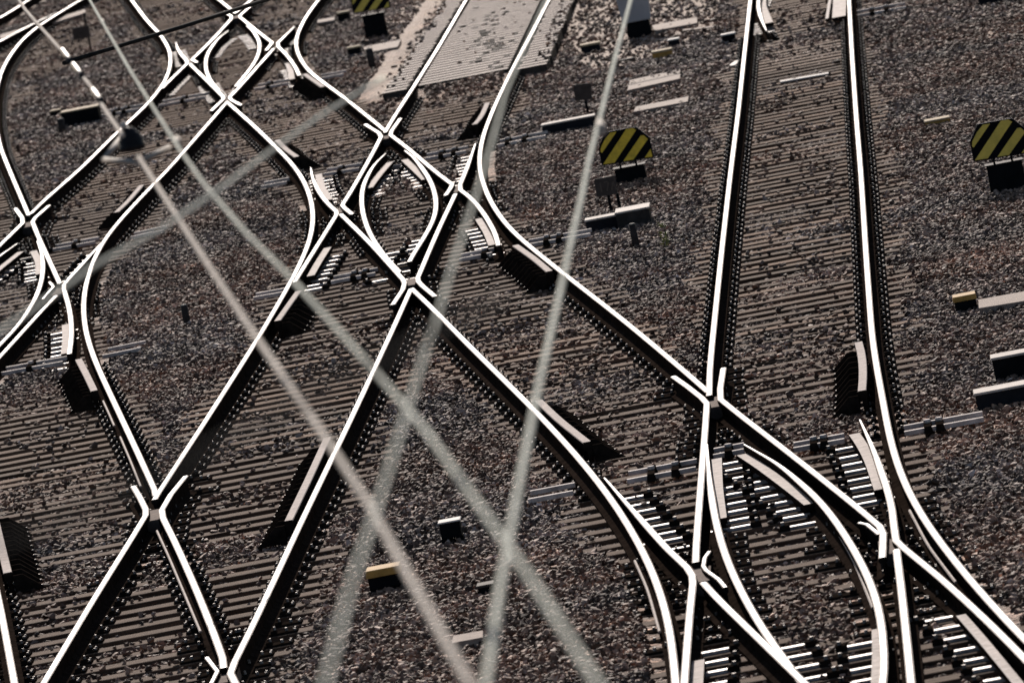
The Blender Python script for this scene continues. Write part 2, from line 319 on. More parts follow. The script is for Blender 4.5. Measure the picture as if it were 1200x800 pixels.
rail('rail', 'rail with right wing at the nose of the left-hand diamond', [(l_, [(57.5, 240.6), (41, 255), (38, 260)]), (c, [(46, 280), (60, 310), (70, 332)])], zA)
rail('rail', 'tongue of the left-hand diamond, knee-bent at its right crossing', [(c, [(124, 279), (110, 294), (90, 315.5), (75, 333)]), (l_, [(74.5, 338)]), (c, [(80, 356), (84, 373), (84, 391), (81, 414)])], zC, 's')
rail('rail', 'rail below the right crossing of the left-hand diamond, leaving by the left edge', [(c, [(65.5, 346), (41, 371.5), (19, 396.5), (1, 416), (-40, 460)])], zB)
rail('check_rail', 'bent check piece inside the right crossing of the left-hand diamond', [(l_, [(58, 330), (62.5, 335.6), (50, 350)])], zC, cat='check rail', group='bent check pieces')
rail('rail', 'right inner curve of the left-hand diamond', [(c, [(43.5, 282), (49, 296), (51.3, 309), (50, 323), (46, 341), (35, 362.5), (20, 382.5), (0, 404), (-40, 440)])], zC, 's')
rail('rail', 'left inner curve of the left-hand diamond, cut by the left edge', [(c, [(20, 285), (0, 299), (-40, 330)])], zC, 's')
# --- far slip at upper left
rail('rail', 'rail reaching the top nose of the far diamond from the top edge', [(c, [(228, -25), (257.5, .6), (276, 15.5)])], zA)
rail('rail', 'short rail from the nose of the far diamond up to the top edge', [(c, [(276, 15), (292, 2), (330, -30)])], zB)
rail('rail', 'rail with left wing at the top nose of the far diamond', [(l_, [(263, 14), (271, 19), (271, 22)]), (c, [(250, 45.5), (225, 69.5)]), (l_, [(228, 71.5), (231, 73)])], zB)
rail('rail', 'rail with right wing at the top nose of the far diamond', [(l_, [(293, 8), (282, 17.5), (281, 20)]), (c, [(297.5, 33.5), (319, 50)]), (l_, [(316, 54), (312, 59)])], zA)
rail('rail', 'left tongue of the far diamond, knee-bent at its left crossing', [(c, [(206, 50), (209, 60), (218, 70)]), (l_, [(219.5, 74)]), (c, [(205, 88), (190, 103)])], zC, 's')
rail('rail', 'rail from the left crossing down to the bottom nose of the far diamond', [(c, [(223, 75.5), (244, 96), (261, 113)]), (l_, [(262, 116), (247.5, 130)])], zA)
rail('rail', 'right tongue of the far diamond, knee-bent at its right crossing', [(c, [(345, 31), (339, 37), (325.5, 50)]), (l_, [(326, 54.5)]), (c, [(337, 65), (345, 76), (350.5, 88)])], zC, 's')
rail('rail', 'rail from the right crossing down to the bottom nose of the far diamond', [(c, [(320.5, 57), (284, 98), (269, 114)]), (l_, [(271, 117), (282.5, 123)])], zB)
rail('rail', 'left inner curve of the far diamond', [(c, [(267.5, 36), (255, 45), (245, 58), (240.5, 69), (240.5, 80), (245, 93), (257, 107)])], zC, 's')
rail('rail', 'right inner curve of the far diamond', [(c, [(289, 30), (299, 38.5), (305, 50), (304, 61), (298, 74.5), (286, 89), (276, 101)])], zC-.001, 's')
# --- a further turnout at the top of the straight track
rail('rail', 'curved rail inside the straight track at the top edge', [(c, [(898, -25), (889, -5), (887.5, 6), (891, 20), (898, 36)])], zC, 'e')

# raised check rails (matte, worn pinkish tops) carried on brackets
CSEC = [(-.033, .02), (.033, .02), (.037, .012), (.037, -.05), (.012, -.06), (.012, -.165), (-.03, -.165), (-.03, -.06), (-.037, -.05), (-.037, .012)]
CM = [M_CHK, M_CHK] + [M_RUST]*7 + [M_CHK]
M_BRK = M_PLATE
def check(label, pts, side=1):
    P = smooth([at(p, .02) for p in pts], .6)
    for p in P: p.z = .004
    b = MB(); b.sweep(P, CSEC, CM); o = b.obj('check_rail'); tag(o, label, 'check rail', 'raised check rails')
    c0 = P[len(P)//2].copy(); o.data.transform(Matrix.Translation(-c0)); o.location = c0
    L = sum((q-p).length for p, q in zip(P, P[1:])); n = max(3, int(L/.3)); acc = 0; k = 0
    for p, q in zip(P, P[1:]):
        acc += (q-p).length
        if acc > (k+.5)*L/n and k < n:
            k += 1; br = MB(); s = side
            br.hexa([(min(s*.04, s*.3), -.03, -.16), (max(s*.04, s*.3), -.03, -.16), (max(s*.04, s*.3), .03, -.16), (min(s*.04, s*.3), .03, -.16),
                     (min(s*.04, s*.12), -.02, -.01), (max(s*.04, s*.12), -.02, -.01), (max(s*.04, s*.12), .02, -.01), (min(s*.04, s*.12), .02, -.01)], M_BRK)
            br.cyl(s*.26, 0, -.15, -.125, .015, M_BOLT, 6, .011)
            br.obj('bracket', o, Vector((q.x, q.y, 0))-Vector((c0.x, c0.y, 0))+Vector((0, 0, -c0.z)))
    return o
check('raised check rail with a pale top inside the right rail of the straight track', [(1006, 401), (1010.5, 418), (1011.5, 438), (1010, 458)], -1)
check('raised check rail with a pale top to the right of the central diagonal rail', [(631, 469), (655, 492), (688, 518)], 1)
check('long raised check rail left of the bent long rail in the lower middle', [(383.5, 513), (362, 560), (338, 610)], -1)
check('raised check rail just left of the curved rail at the left edge', [(92, 421), (102, 440), (110.5, 458)], -1)
check('raised check rail cut off by the left edge near the bottom', [(-8, 600), (2, 642), (9, 671)], 1)
check('raised check rail above the diagonal tongue of the middle diamond', [(325, 164.5), (335, 175), (348, 184)], 1)
check('raised check rail beneath the right outer curve of the middle diamond', [(604, 287.5), (625, 302), (644, 318)], -1)
check('raised check rail at the foot of the left outer curve of the middle diamond', [(350, 341), (339, 356), (325, 376)], 1)
check('raised check rail beside the rail below the level crossing', [(571, 121), (564, 137), (556, 146)], -1)
check('raised check rail below the right curve of the far diamond', [(357, 87), (367, 94), (378.5, 102)], -1)
check('raised check rail over the dark gap above the left-hand diamond', [(166, 217), (150, 236), (136, 249)], -1)

# flat pale bars lying beside the tongues
BSEC = [(-.045, 0), (.045, 0), (.045, -.05), (-.045, -.05)]
def bar(label, pts, w=1.):
    P = smooth([at(p, -.07) for p in pts], .5)
    for p in P: p.z = -.07
    b = MB(); b.sweep(P, [(a*w, q) for a, q in BSEC], [M_BAR, M_RUST, M_RUST, M_RUST]); o = b.obj('tongue_bar'); tag(o, label, 'steel bar', 'flat bars beside the tongues')
    c0 = P[len(P)//2].copy(); o.data.transform(Matrix.Translation(-c0)); o.location = c0
bar('flat pale bar right of the left straight rail under its tongue', [(839.5, 537), (840.5, 572), (845, 607)])
bar('flat pale bar under the arching right tongue of the right-hand diamond', [(870, 532), (893, 547), (929, 574), (949, 590)], 1.05)
bar('flat pale bar left of the straight tongue at the right curve', [(1001, 508), (1011, 522), (1020, 540), (1031, 573)], 1.0)
bar('flat pale bar at the bottom right corner below the diagonal tongue', [(1126, 720), (1154, 752), (1194, 801)], .75)
bar('flat pale bar beside the arching tongue at the bottom edge', [(1029, 736), (1030, 765), (1028, 805)])
bar('flat pale bar left of the right tongue tip of the middle diamond', [(561, 256), (571, 272), (577, 287)])
bar('flat pale bar below the left crossing of the middle diamond', [(384, 290), (373, 307), (364, 323)])
bar('flat pale bar right of the left tongue of the middle diamond', [(373, 204), (377, 220), (386, 234)])
bar('flat pale bar along the right inner curve of the middle diamond', [(474, 187), (488, 200), (498, 210)])
bar('flat pale bar along the left inner curve of the middle diamond', [(457, 190), (444, 205), (433, 220)])
bar('flat pale bar along the right inner curve of the left-hand diamond', [(39, 294), (45, 305), (46, 321)])
bar('flat pale bar left of the tongue tip of the left-hand diamond', [(77, 380), (78, 396), (76, 414)])
bar('flat pale bar at the bottom edge right of the straight rail', [(818, 773), (816, 803)])
bar('flat pale bar at the left edge inside the left-hand diamond', [(24, 295), (0, 314), (-15, 327)])
bar('flat pale bar beside the right tongue of the far diamond', [(337, 74), (341, 84), (342, 93)])
bar('flat pale bar inside the straight track near the top edge', [(893, -5), (893, 8), (901, 27)], 1.4)

bar('flat pale plate inside the right rail of the straight track at the top edge', [(984, -12), (984, 4), (983, 20)], 2.2)
bar('thin pale bar left of that rail plate at the top edge, curving down', [(977, -12), (972, 2), (969, 22)], .5)
# heating pipes clipped beside the rails
def pipe(label, pts):
    P = smooth([at(p, -.1) for p in pts], .5)
    b = MB(); b.tube(P, .011, M_BAR, 6); o = b.obj('heating_pipe'); tag(o, label, 'pipe', 'heating pipes along the rails')
    c0 = P[len(P)//2].copy(); o.data.transform(Matrix.Translation(-c0)); o.location = c0
pipe('short thin pipe left of the curved rail, upper of two', [(121, 470), (127, 483), (134, 499)])
pipe('thin pipe left of the curved rail above the lower left crossing', [(141, 512), (153, 540), (165, 570)])
pipe('long thin pipe below the lower left crossing', [(184, 622), (197, 650), (216, 695), (235, 740)])
pipe('thin pipe left of the right outer curve at lower right', [(1066, 598), (1088, 640), (1120, 682)])
pipe('thin pipe left of the arching tongue at lower right', [(981, 622), (1001, 657), (1023, 712)])
pipe('thin pipe left of the outer curve at the bottom', [(744, 657), (759, 690), (773, 740)])

FROGS = []
# filler blocks in the crossings
for p, w, lab in (((452.5, 160), 1, 'upper nose of the middle diamond'), ((836, 471), 1, 'upper right crossing'), ((180.5, 603), 1, 'lower left crossing'),
             ((33, 263), 1, 'nose of the left-hand diamond'), ((820, 673), 1.1, 'lower crossing of the right-hand diamond'), ((1042, 640), 1.1, 'lower right crossing'),
             ((397, 247), .8, 'left crossing of the middle diamond'), ((535, 222), .8, 'right crossing of the middle diamond'), ((482, 330), .8, 'lower nose of the middle diamond'),
             ((69, 341), .9, 'right crossing of the left-hand diamond'), ((265.5, 790), .9, 'crossing point at the bottom edge'), ((277, 20), .8, 'top nose of the far diamond'), ((266, 117), .8, 'bottom nose of the far diamond')):
    q = at(p, -.045); FROGS.append(q); b = MB(); b.box(-.075*w, .075*w, -.45, .45, -.12, 0, M_FILL, .004)
    tag(b.obj('filler_block', None, q), 'rusty filler block wedged in the '+lab, 'filler block', 'filler blocks in the crossings')

# ------------------------------------------------------------------ sleepers
def xat(P, y):
    for (x0, y0), (x1, y1) in zip(P, P[1:]):
        if (y0-y)*(y1-y) <= 0 and abs(y1-y0) > 1e-6: return x0+(x1-x0)*(y-y0)/(y1-y0)
    return None
def line(p, q): a, b = at(p), at(q); s = (b.x-a.x)/(b.y-a.y); return lambda y: a.x+s*(y-a.y)
G = 1.507
tR = line((879, 2), (803, 797)); tB = line((545, 0), (52.5, 797)); tC = line((276, 19), (36, 250)); tA = line((265, 118), (690, 548)); tA2 = line((34, 257), (265, 787))
TR = {'R': (tR, lambda y: tR(y)+G), 'B': (tB, lambda y: tB(y)+G), 'C': (tC, lambda y: tC(y)+G+.05), 'A': (tA, lambda y: tA(y)+G*1.01),
      'L': (lambda y: tA2(y)-G*1.01, tA2), 'D': (lambda y: tC(y)-4.7, lambda y: tC(y)-4.7+G)}
PLACE = {'R': 'the right-hand straight track', 'B': 'the second track from the right', 'C': 'the left through track', 'A': 'the long diagonal track', 'L': 'the left diagonal track', 'D': 'the far left track'}
TIE_TOP, TIE_W, TIE_H, SP = -.176, .26, .16, .6
TIES = []
y = 50.
while y < 200:
    iv = []
    for k, (a, b_) in TR.items():
        x0, x1 = a(y)-.62, b_(y)+.62
        if k == 'A' and tA(y) > tR(y)+.3 and y < 62: pass
        iv.append([x0, x1, k])
    iv.sort(); out = []
    for q in iv:
        if out and q[0] < out[-1][1]:
            ov = out[-1][1]-q[0]
            if ov > .75: out[-1][1] = max(out[-1][1], q[1]); out[-1][2] += q[2]
            else:
                mid = (q[0]+out[-1][1])/2; out[-1][1] = mid-.04; q[0] = mid+.04; out.append(q)
        else: out.append(q)
    for q in out:
        TIES.append((q[0]+random.uniform(-.06, .06), q[1]+random.uniform(-.06, .06), y+random.uniform(-.02, .02), q[2]))
    y += SP
def inview(x0, x1, y, mx=40):
    a = px(x0, y, TIE_TOP); b_ = px(x1, y, TIE_TOP)
    return b_[0] > -mx and a[0] < 1200+mx and min(a[1], b_[1]) < 800+mx and max(a[1], b_[1]) > -mx
def tie_mesh(L, wm):
    b = MB(); b.box(-L/2, L/2, -TIE_W/2, TIE_W/2, -TIE_H, 0, wm); me = b.mesh('sleeper', .012)
    return me
TM = {}
def plate_mb(b, x=0, y=0, z=0, w=.17):
    b.box(x-w, x+w, y-.085, y+.085, z, z+.016, M_PLATE, .003)
    for s in (-1, 1):
        b.box(x+s*.105-.028, x+s*.105+.028, y-.05, y+.05, z+.014, z+.036, M_PLATE, .008)
        b.cyl(x+s*.112, y, z+.03, z+.062, .0125, M_BOLT, 6, .009)
        for t in (-.05, .05):
            b.cyl(x+s*(w-.022), y+t, z+.012, z+.03, .0125, M_BOLT, 6, .009)
pw = MB(); plate_mb(pw, w=.29); [pw.cyl(q, 0, .012, .04, .015, M_BOLT, 6, .011) for q in (-.2, .2)]; ME_PLATE_W = pw.mesh('base_plate')
pb = MB(); plate_mb(pb); ME_PLATE = pb.mesh('base_plate')
sb = MB(); sb.box(-.16, .16, -.045, .045, 0, .022, M_SLIDE, .004); sb.box(-.24, -.16, -.07, .07, 0, .04, M_PLATE, .004); sb.cyl(-.21, 0, .04, .065, .015, M_BOLT, 6)
ME_SLIDE = sb.mesh('slide_plate')
vis = [t for t in TIES if inview(t[0], t[1], t[2])]
rest = [t for t in TIES if t not in set(vis)]
vis.sort(key=lambda t: t[2]); near, far = vis[:296], vis[296:]
far += [t for t in rest if inview(t[0], t[1], t[2], 260)]
def plates_at(t):
    x0, x1, y, k = t; ps = []
    for P, tip in RAILS:
        x = xat(P, y)
        if x is not None and x0-.05 < x < x1+.05: ps.append((x, tip is not None and min(abs(y-q) for q in tip) < 5.2))
    ps.sort(); out = []
    for x, tip in ps:
        if out and x-out[-1][0] < .24:
            if tip or out[-1][1]: out[-1] = (out[-1][0] if out[-1][1] else x, True, out[-1][0] if not out[-1][1] else x)
            else: out[-1] = ((x+out[-1][0])/2, False, None)
        else: out.append((x, tip, None))
    return out
NT = 0
for t in near:
    x0, x1, y, k = t; L = round((x1-x0)*5)/5; cx = (x0+x1)/2
    ks = sorted(set(k)); L = (L, len(ks) > 1)
    if L not in TM: TM[L] = tie_mesh(L[0], M_WOODD if L[1] else M_WOOD)
    o = bpy.data.objects.new('sleeper', TM[L]); COL.objects.link(o); o.location = (cx, y, TIE_TOP+random.uniform(-.006, .006)); o.rotation_euler = (0, random.uniform(-.002, .002), random.uniform(-.006, .006))
    ks = sorted(set(k))
    lab = 'weathered wooden sleeper under '+PLACE[ks[0]] if len(ks) == 1 else 'long wooden switch timber where '+' meets '.join(PLACE[q] for q in ks[:2])
    tag(o, lab, 'sleeper', 'sleepers of '+' and '.join(PLACE[q] for q in ks))
    for x, tip, st in plates_at(t):
        pxl = px(x, y)
        if not (-40 < pxl[0] < 1240 and -40 < pxl[1] < 840): continue
        sl_ = bool(tip) or st is not None
        c_ = bpy.data.objects.new('slide_plate' if sl_ and st is not None else 'base_plate', ME_SLIDE if sl_ and st is not None else (ME_PLATE_W if min(math.hypot((x-f.x)/.9, (y-f.y)/4) for f in FROGS) < 1 else ME_PLATE)); COL.objects.link(c_); c_.parent = o
        c_.location = (x-cx+(.0), 0, .001); NT += 1
        if st is not None:
            side = 1 if (x-st) > 0 else -1
            c_.location.x += side*.10; c_.rotation_euler = (0, 0, math.pi if side > 0 else 0)
fb = MB(); YD = at((930, 130)).y
for t in far:
    x0, x1, y, k = t; fb.box(x0, x1, y-TIE_W/2, y+TIE_W/2, TIE_TOP-TIE_H, TIE_TOP+random.uniform(-.006, .006), M_WOODP if 'R' in k and y > YD+random.uniform(-4, 4) else M_WOOD, .006)
    for x, tip, st in plates_at(t):
        if st is not None: fb.box(x-.2, x+.15, y-.045, y+.045, TIE_TOP, TIE_TOP+.022, M_SLIDE, .003)
        else: plate_mb(fb, x, y, TIE_TOP+.004)
tag(fb.obj('distant_sleepers'), 'distant wooden sleepers and plates under the far tracks', 'sleepers', kind='stuff')
print('sleepers', len(near), 'far', len(far), 'plates', NT)

# ------------------------------------------------------------------ ground and ballast
def vnoise(x, y, s, seed):
    r = np.random.default_rng(seed).random((256, 256)); u, v = x*s+100, y*s+100
    i, j = np.floor(u).astype(int), np.floor(v).astype(int); fu, fv = u-i, v-j; fu = fu*fu*(3-2*fu); fv = fv*fv*(3-2*fv)
    R = lambda a, b: r[a % 256, b % 256]
    return (R(i, j)*(1-fu)+R(i+1, j)*fu)*(1-fv)+(R(i, j+1)*(1-fu)+R(i+1, j+1)*fu)*fv
CENT = [lambda y, q=q: (q[0](y)+q[1](y))/2 for q in TR.values()]
def lv(f, y): a, b_ = f(50.), f(150.); return a+(b_-a)*(y-50)/100
SAND = [[(668, -60), (860, -60), (838, 40), (800, 52), (765, 66), (735, 82), (688, 84), (664, 60)], [(170, -40), (262, -40), (228, 8), (200, 14), (168, 12)], [(505, -40), (440, 60), (447, 118), (458, 112), (480, 60), (545, -40)]]
def insand(x, y):
    c_ = (x[..., None]*X+y[..., None]*T+(-.19-H)*U); u, v = 600+FPX*c_[..., 0]/c_[..., 2], 400+FPX*c_[..., 1]/c_[..., 2]; out = np.zeros(x.shape, bool)
    u = u+(vnoise(x, y, 1.3, 8)-.5)*16
    for poly in SAND:
        n = np.zeros(x.shape, bool)
        for (a, b_), (c1, d1) in zip(poly, poly[1:]+poly[:1]):
            if b_ != d1: n ^= ((v > min(b_, d1)) & (v <= max(b_, d1)) & (u < a+(v-b_)*(c1-a)/(d1-b_)))
        out |= n
    return out & (y > 40)
def zb(x, y):
    d = np.full(x.shape, 9.)
    for f in CENT: d = np.minimum(d, np.abs(x-lv(f, y)))
    out = np.clip((d-.85)/.45, 0, 1)
    n = vnoise(x, y, .9, 1)*.6+vnoise(x, y, .33, 2)*.7-.65
    zz = -.210+.055*out+n*(.10-.045*out)
    ey = at((540, 91), -.02).y; k = np.clip(1-(ey-y)/1.6, 0, 1)*(y < ey+.3)*np.clip(1.6-np.abs(x-lv(tB, y)-G/2), 0, 1)
    return np.maximum(zz, zz*(1-k)+(-.034)*k)
def axis(a, b_, st, far): 
    v = list(np.arange(a, b_, st)); return np.array([a-far, a-far*.3, a-far*.08, a-10]+v+[b_+10, b_+far*.08, b_+far*.3, b_+far])
gx, gy = axis(-24, 12, .3, 2500), axis(45, 205, .3, 3000)
XX, YY = np.meshgrid(gx, gy); ZZ = zb(XX, YY)-.012
V = np.stack([XX.ravel(), YY.ravel(), ZZ.ravel()], 1); nx, ny = len(gx), len(gy)
idx = np.arange(nx*ny).reshape(ny, nx); Fq = np.stack([idx[:-1, :-1], idx[:-1, 1:], idx[1:, 1:], idx[1:, :-1]], -1).reshape(-1, 4)
me = bpy.data.meshes.new('ground'); me.from_pydata(V.tolist(), [], Fq.tolist()); me.materials.append(M_GROUND); me.attributes.new('sand', 'FLOAT', 'POINT').data.foreach_set('value', insand(XX, YY).ravel().astype(np.float32))
gro = bpy.data.objects.new('ground', me); COL.objects.link(gro); tag(gro, 'dark stony ground under the railway yard', 'ground', kind='structure')

# stones: a few angular shapes, scattered over the bed
stones = bpy.data.collections.new('stone shapes')
for k in range(7):
    b = bmesh.new()
    for q in range(11):
        v = Vector((random.gauss(0, 1), random.gauss(0, 1), random.gauss(0, 1))).normalized()
        b.verts.new((v.x*.5*random.uniform(.85, 1.25), v.y*.5*random.uniform(.7, 1), v.z*.36*random.uniform(.8, 1.1)))
    r = bmesh.ops.convex_hull(b, input=b.verts[:]); bmesh.ops.delete(b, geom=[g for g in r['geom_interior'] if isinstance(g, bmesh.types.BMVert)], context='VERTS')
    bmesh.ops.recalc_face_normals(b, faces=b.faces[:])
    sm = bpy.data.meshes.new('stone'); b.to_mesh(sm); b.free(); sm.materials.append(M_STONE)
    stones.objects.link(bpy.data.objects.new('stone', sm))
def scatter(y0, y1, dens, smin, smax):
    # sample the strip of ground the lens covers, plus a margin
    xl = min(at((0, 0)).x*1.0, -1); n = 0; pts = []
    step = 5.
    for ya in np.arange(y0, y1, step):
        yb = ya+step; q0 = -(ya/FPX)*0
        # x range in view at this distance
        r = []
        for xx in np.arange(-24, 12, .25):
            u, v = px(xx, ya); u2, v2 = px(xx, yb)
            if (-60 < u < 1260 or -60 < u2 < 1260) and (-40 < v < 850 or -40 < v2 < 850): r.append(xx)
        if not r: continue
        a, b_ = min(r)-1.2, max(r)+1.2; n = int((b_-a)*step*dens)
        pts.append(np.stack([rng.uniform(a, b_, n), rng.uniform(ya, yb, n), rng.uniform(smin, smax, n)*rng.choice([.75, 1, 1, 1.25], n)], 1))
    return np.concatenate(pts)
Pn = np.concatenate([scatter(52, 90, 420, .036, .074), scatter(90, 120, 330, .042, .078), scatter(120, 196, 210, .05, .095)])
x, y, sz = Pn.T
z = zb(x, y)+rng.normal(0, .006, len(x))
# on sleepers: most stones fall off, the rest lie on top
on = np.zeros(len(x), bool); ty = {}
for t in near+far: ty.setdefault(round(t[2]/SP), []).append(t)
kk = np.round(y/SP).astype(int)
order = np.argsort(kk); ks = kk[order]
for kq in np.unique(kk):
    sel = order[np.searchsorted(ks, kq):np.searchsorted(ks, kq, 'right')]
    for ko in (kq-1, kq, kq+1):
        for t in ty.get(ko, []):
            on[sel] |= (np.abs(y[sel]-t[2]) < TIE_W/2-.01) & (x[sel] > t[0]) & (x[sel] < t[1])
keep = ~on | (rng.random(len(x)) < .05+.5*np.clip(vnoise(x, y, .5, 5)*.6+vnoise(x, y, 1.7, 6)*.5-.56, 0, 1)*2) | (z > TIE_TOP-.004)
z = np.where(on & (z < TIE_TOP+.006), TIE_TOP+.006+sz*.12, z)
# under and beside the rails the bed is lower and clear
nr = np.full(len(x), 9.)
for P, tip in RAILS:
    a = np.array(P); o_ = np.argsort(a[:, 1]); xs = np.interp(y, a[o_, 1], a[o_, 0], left=1e3, right=1e3); nr = np.minimum(nr, np.abs(x-xs))
keep &= ~(on & (nr < .2)); keep &= ~(insand(x, y) & (rng.random(len(x)) < .72)); z = np.where(nr < .17, np.minimum(z, -.215), z)
# level-crossing deck area is clear
DK = []
x, y, z, sz = x[keep], y[keep], z[keep], sz[keep]
DECK_Y = at((540, 91), -.02).y
keep = ~((y > DECK_Y-.1) & (x > lv(tB, y)-.95) & (x < lv(tB, y)+G+.6)) | ((y > DECK_Y+.2) & (x > lv(tB, y)-.7) & (x < lv(tB, y)+G+.6) & (np.abs(x-lv(tB, y)) > .15) & (np.abs(x-lv(tB, y)-G) > .15) & (rng.random(len(x)) < .012+.1*(np.abs(x-lv(tB, y)-G/2) > G/2+.3)))
z = np.where((y > DECK_Y) & (x > lv(tB, y)-.42) & (x < lv(tB, y)+G+.5), -.015, z); x, y, z, sz = x[keep], y[keep], z[keep], sz[keep]
N = len(x); print('stones', N)
me = bpy.data.meshes.new('ballast'); me.vertices.add(N); me.vertices.foreach_set('co', np.stack([x, y, z], 1).astype(np.float32).ravel())
me.attributes.new('sz', 'FLOAT', 'POINT').data.foreach_set('value', sz.astype(np.float32))
rot = np.stack([rng.normal(0, .45, N), rng.normal(0, .45, N), rng.uniform(0, 6.28, N)], 1).astype(np.float32)
me.attributes.new('rot', 'FLOAT_VECTOR', 'POINT').data.foreach_set('vector', rot.ravel())
bal = bpy.data.objects.new('ballast', me); COL.objects.link(bal); tag(bal, 'loose angular ballast stones between and around the tracks', 'ballast', kind='stuff')
ng = bpy.data.node_groups.new('scatter stones', 'GeometryNodeTree')
ng.interface.new_socket('Geometry', in_out='INPUT', socket_type='NodeSocketGeometry'); ng.interface.new_socket('Geometry', in_out='OUTPUT', socket_type='NodeSocketGeometry')
n = ng.nodes; gi = n.new('NodeGroupInput'); go = n.new('NodeGroupOutput'); ip = n.new('GeometryNodeInstanceOnPoints'); ci = n.new('GeometryNodeCollectionInfo')
ci.inputs[0].default_value = stones; ci.inputs['Separate Children'].default_value = True; ci.inputs['Reset Children'].default_value = True
na = n.new('GeometryNodeInputNamedAttribute'); na.data_type = 'FLOAT'; na.inputs[0].default_value = 'sz'
nr_ = n.new('GeometryNodeInputNamedAttribute'); nr_.data_type = 'FLOAT_VECTOR'; nr_.inputs[0].default_value = 'rot'
e2r = n.new('FunctionNodeEulerToRotation')
L = ng.links.new; L(gi.outputs[0], ip.inputs['Points']); L(ci.outputs[0], ip.inputs['Instance']); ip.inputs['Pick Instance'].default_value = True
L(na.outputs[0], ip.inputs['Scale']); L(nr_.outputs[0], e2r.inputs[0]); L(e2r.outputs[0], ip.inputs['Rotation']); L(ip.outputs[0], go.inputs[0])
md = bal.modifiers.new('stones', 'NODES'); md.node_group = ng

# ------------------------------------------------------------------ level crossing
ye = DECK_Y+62
def deck(name, xf0, xf1, y0, zt_, ragged, parent, pitch=.62):
    b = MB(); yy = y0; r = random.Random(3)
    while yy < ye:
        q = r.uniform(-.05, .05) if ragged else 0; ztop = zt_
        a, c0 = xf0(yy)+q, xf1(yy)+(r.uniform(-.04, .04) if ragged else 0)
        b.hexa([(a, yy, -.19), (c0, yy, -.19), (xf1(yy+pitch-.27), yy+pitch-.27, -.19), (a, yy+pitch-.27, -.19),
                (a, yy, ztop), (c0, yy, ztop), (xf1(yy+pitch-.27), yy+pitch-.27, ztop), (a, yy+pitch-.27, ztop)], M_DECK, M_DECKL); yy += pitch  # sides coloured darker than the tops, painting in the shade between ribs
    ztop = zt_
    b.hexa([(xf0(y0), y0+.01, -.188), (xf1(y0), y0+.01, -.188), (xf1(ye), ye, -.188), (xf0(ye), ye, -.188),
            (xf0(y0), y0+.01, ztop-.02), (xf1(y0), y0+.01, ztop-.02), (xf1(ye), ye, ztop-.02), (xf0(ye), ye, ztop-.02)], M_DECKL)
    o = b.obj(name); M_ = Matrix.Translation((0, 0, 0)); o.parent = parent; return o
dk = empty('level_crossing', (0, 0, 0), 'pale ribbed level crossing deck laid around the rails at the top edge', 'crossing deck')
deck('centre_panel', lambda y: tB(y)+.09, lambda y: tB(y)+G-.09, DECK_Y, -.02, False, dk)
deck('side_panel', lambda y: tB(y)-.42, lambda y: tB(y)-.09, at((476, 104), -.02).y, -.025, True, dk)
deck('side_panel', lambda y: tB(y)+G+.09, lambda y: tB(y)+G+.50, at((632, 76), -.02).y, -.025, True, dk)
r = random.Random(5); b = MB()
for k in range(70):
    q = at((r.gauss(572, 13), r.gauss(52, 17)), -.018)
    if q.y > DECK_Y+.3 and tB(q.y)+.15 < q.x < tB(q.y)+G-.15: b.box(q.x-r.uniform(.02, .07), q.x+r.uniform(.02, .07), q.y-.09, q.y+.09, -.022, r.uniform(-.012, -.002), M_DECKL, .008)
tag(b.obj('deck_dirt'), 'dark clods of dirt scattered on the level crossing deck', 'dirt', kind='stuff')

# ------------------------------------------------------------------ boxes, markers, boards
cR, sR = math.cos(ROLL), math.sin(ROLL)
GZ = -.19
def rel(p0, p, s): u, v = p[0]-p0[0], p[1]-p0[1]; return ((u*cR-v*sR)*s, (-u*sR-v*cR)*s)
def hazard(p0, label, boxtop, boxw, yel, scale=1.):
    s = mpp(p0, GZ)*scale; o = empty('hazard_marker', at(p0, GZ), label, 'hazard marker', 'striped hazard markers')
    ref = (741, 214); rs = mpp(ref, GZ)
    R = lambda pts: [rel(ref, p, rs) for p in pts]
    dz = 0 if scale == 1 and boxtop is None else boxtop
    sh = lambda pts: [(a, z+dz) for a, z in R(pts)]
    b = MB(); b.prism(sh([(701.5, 172.5), (705.5, 193.5), (766.5, 183.5), (761.5, 160), (745.5, 147.5), (709, 154)]), -.10, -.085, M_BLACK, M_GREY)
    for q in ([(703.8, 177), (705.6, 178.6), (722.5, 153.6), (715, 154.6), (708.8, 162.5), (704.2, 172)], [(706.8, 192), (720.5, 189.8), (745.5, 151.5), (741.5, 149), (733.8, 150.3)],
              [(730.4, 188.2), (742.5, 186.2), (759.4, 162), (754.5, 157.6), (750.8, 158)], [(755.6, 184), (764.6, 182.6), (762.5, 173.5)]):
        b.prism(sh(q), -.1025, -.0995, yel)
    b.obj('panel', o, bevel=0)
    zt = .19+dz; w = boxw
    b = MB(); b.box(-w, w, -.12, .14, -.03, zt, M_BLACK, .012); b.box(-w-.01, w+.01, -.13, .15, zt+.002, zt+.016, M_BOX, .004); b.obj('lantern_box', o, bevel=.006)
    for a in (-.10, .09):
        b = MB(); b.box(a-.012, a+.012, -.094, -.07, zt+.01, zt+.16, M_BLACK); b.obj('bracket', o)
    return o
hazard((741, 214), 'yellow and black striped hazard marker in mid ground beside the long grey machine box', 0., .19, M_YEL)
hazard((1183, 226), 'duller striped hazard marker cut off by the right edge', .13, .20, M_YEL2)
hazard((443, 47), 'striped hazard marker cut off by the top edge', .24, .19, M_YEL2)

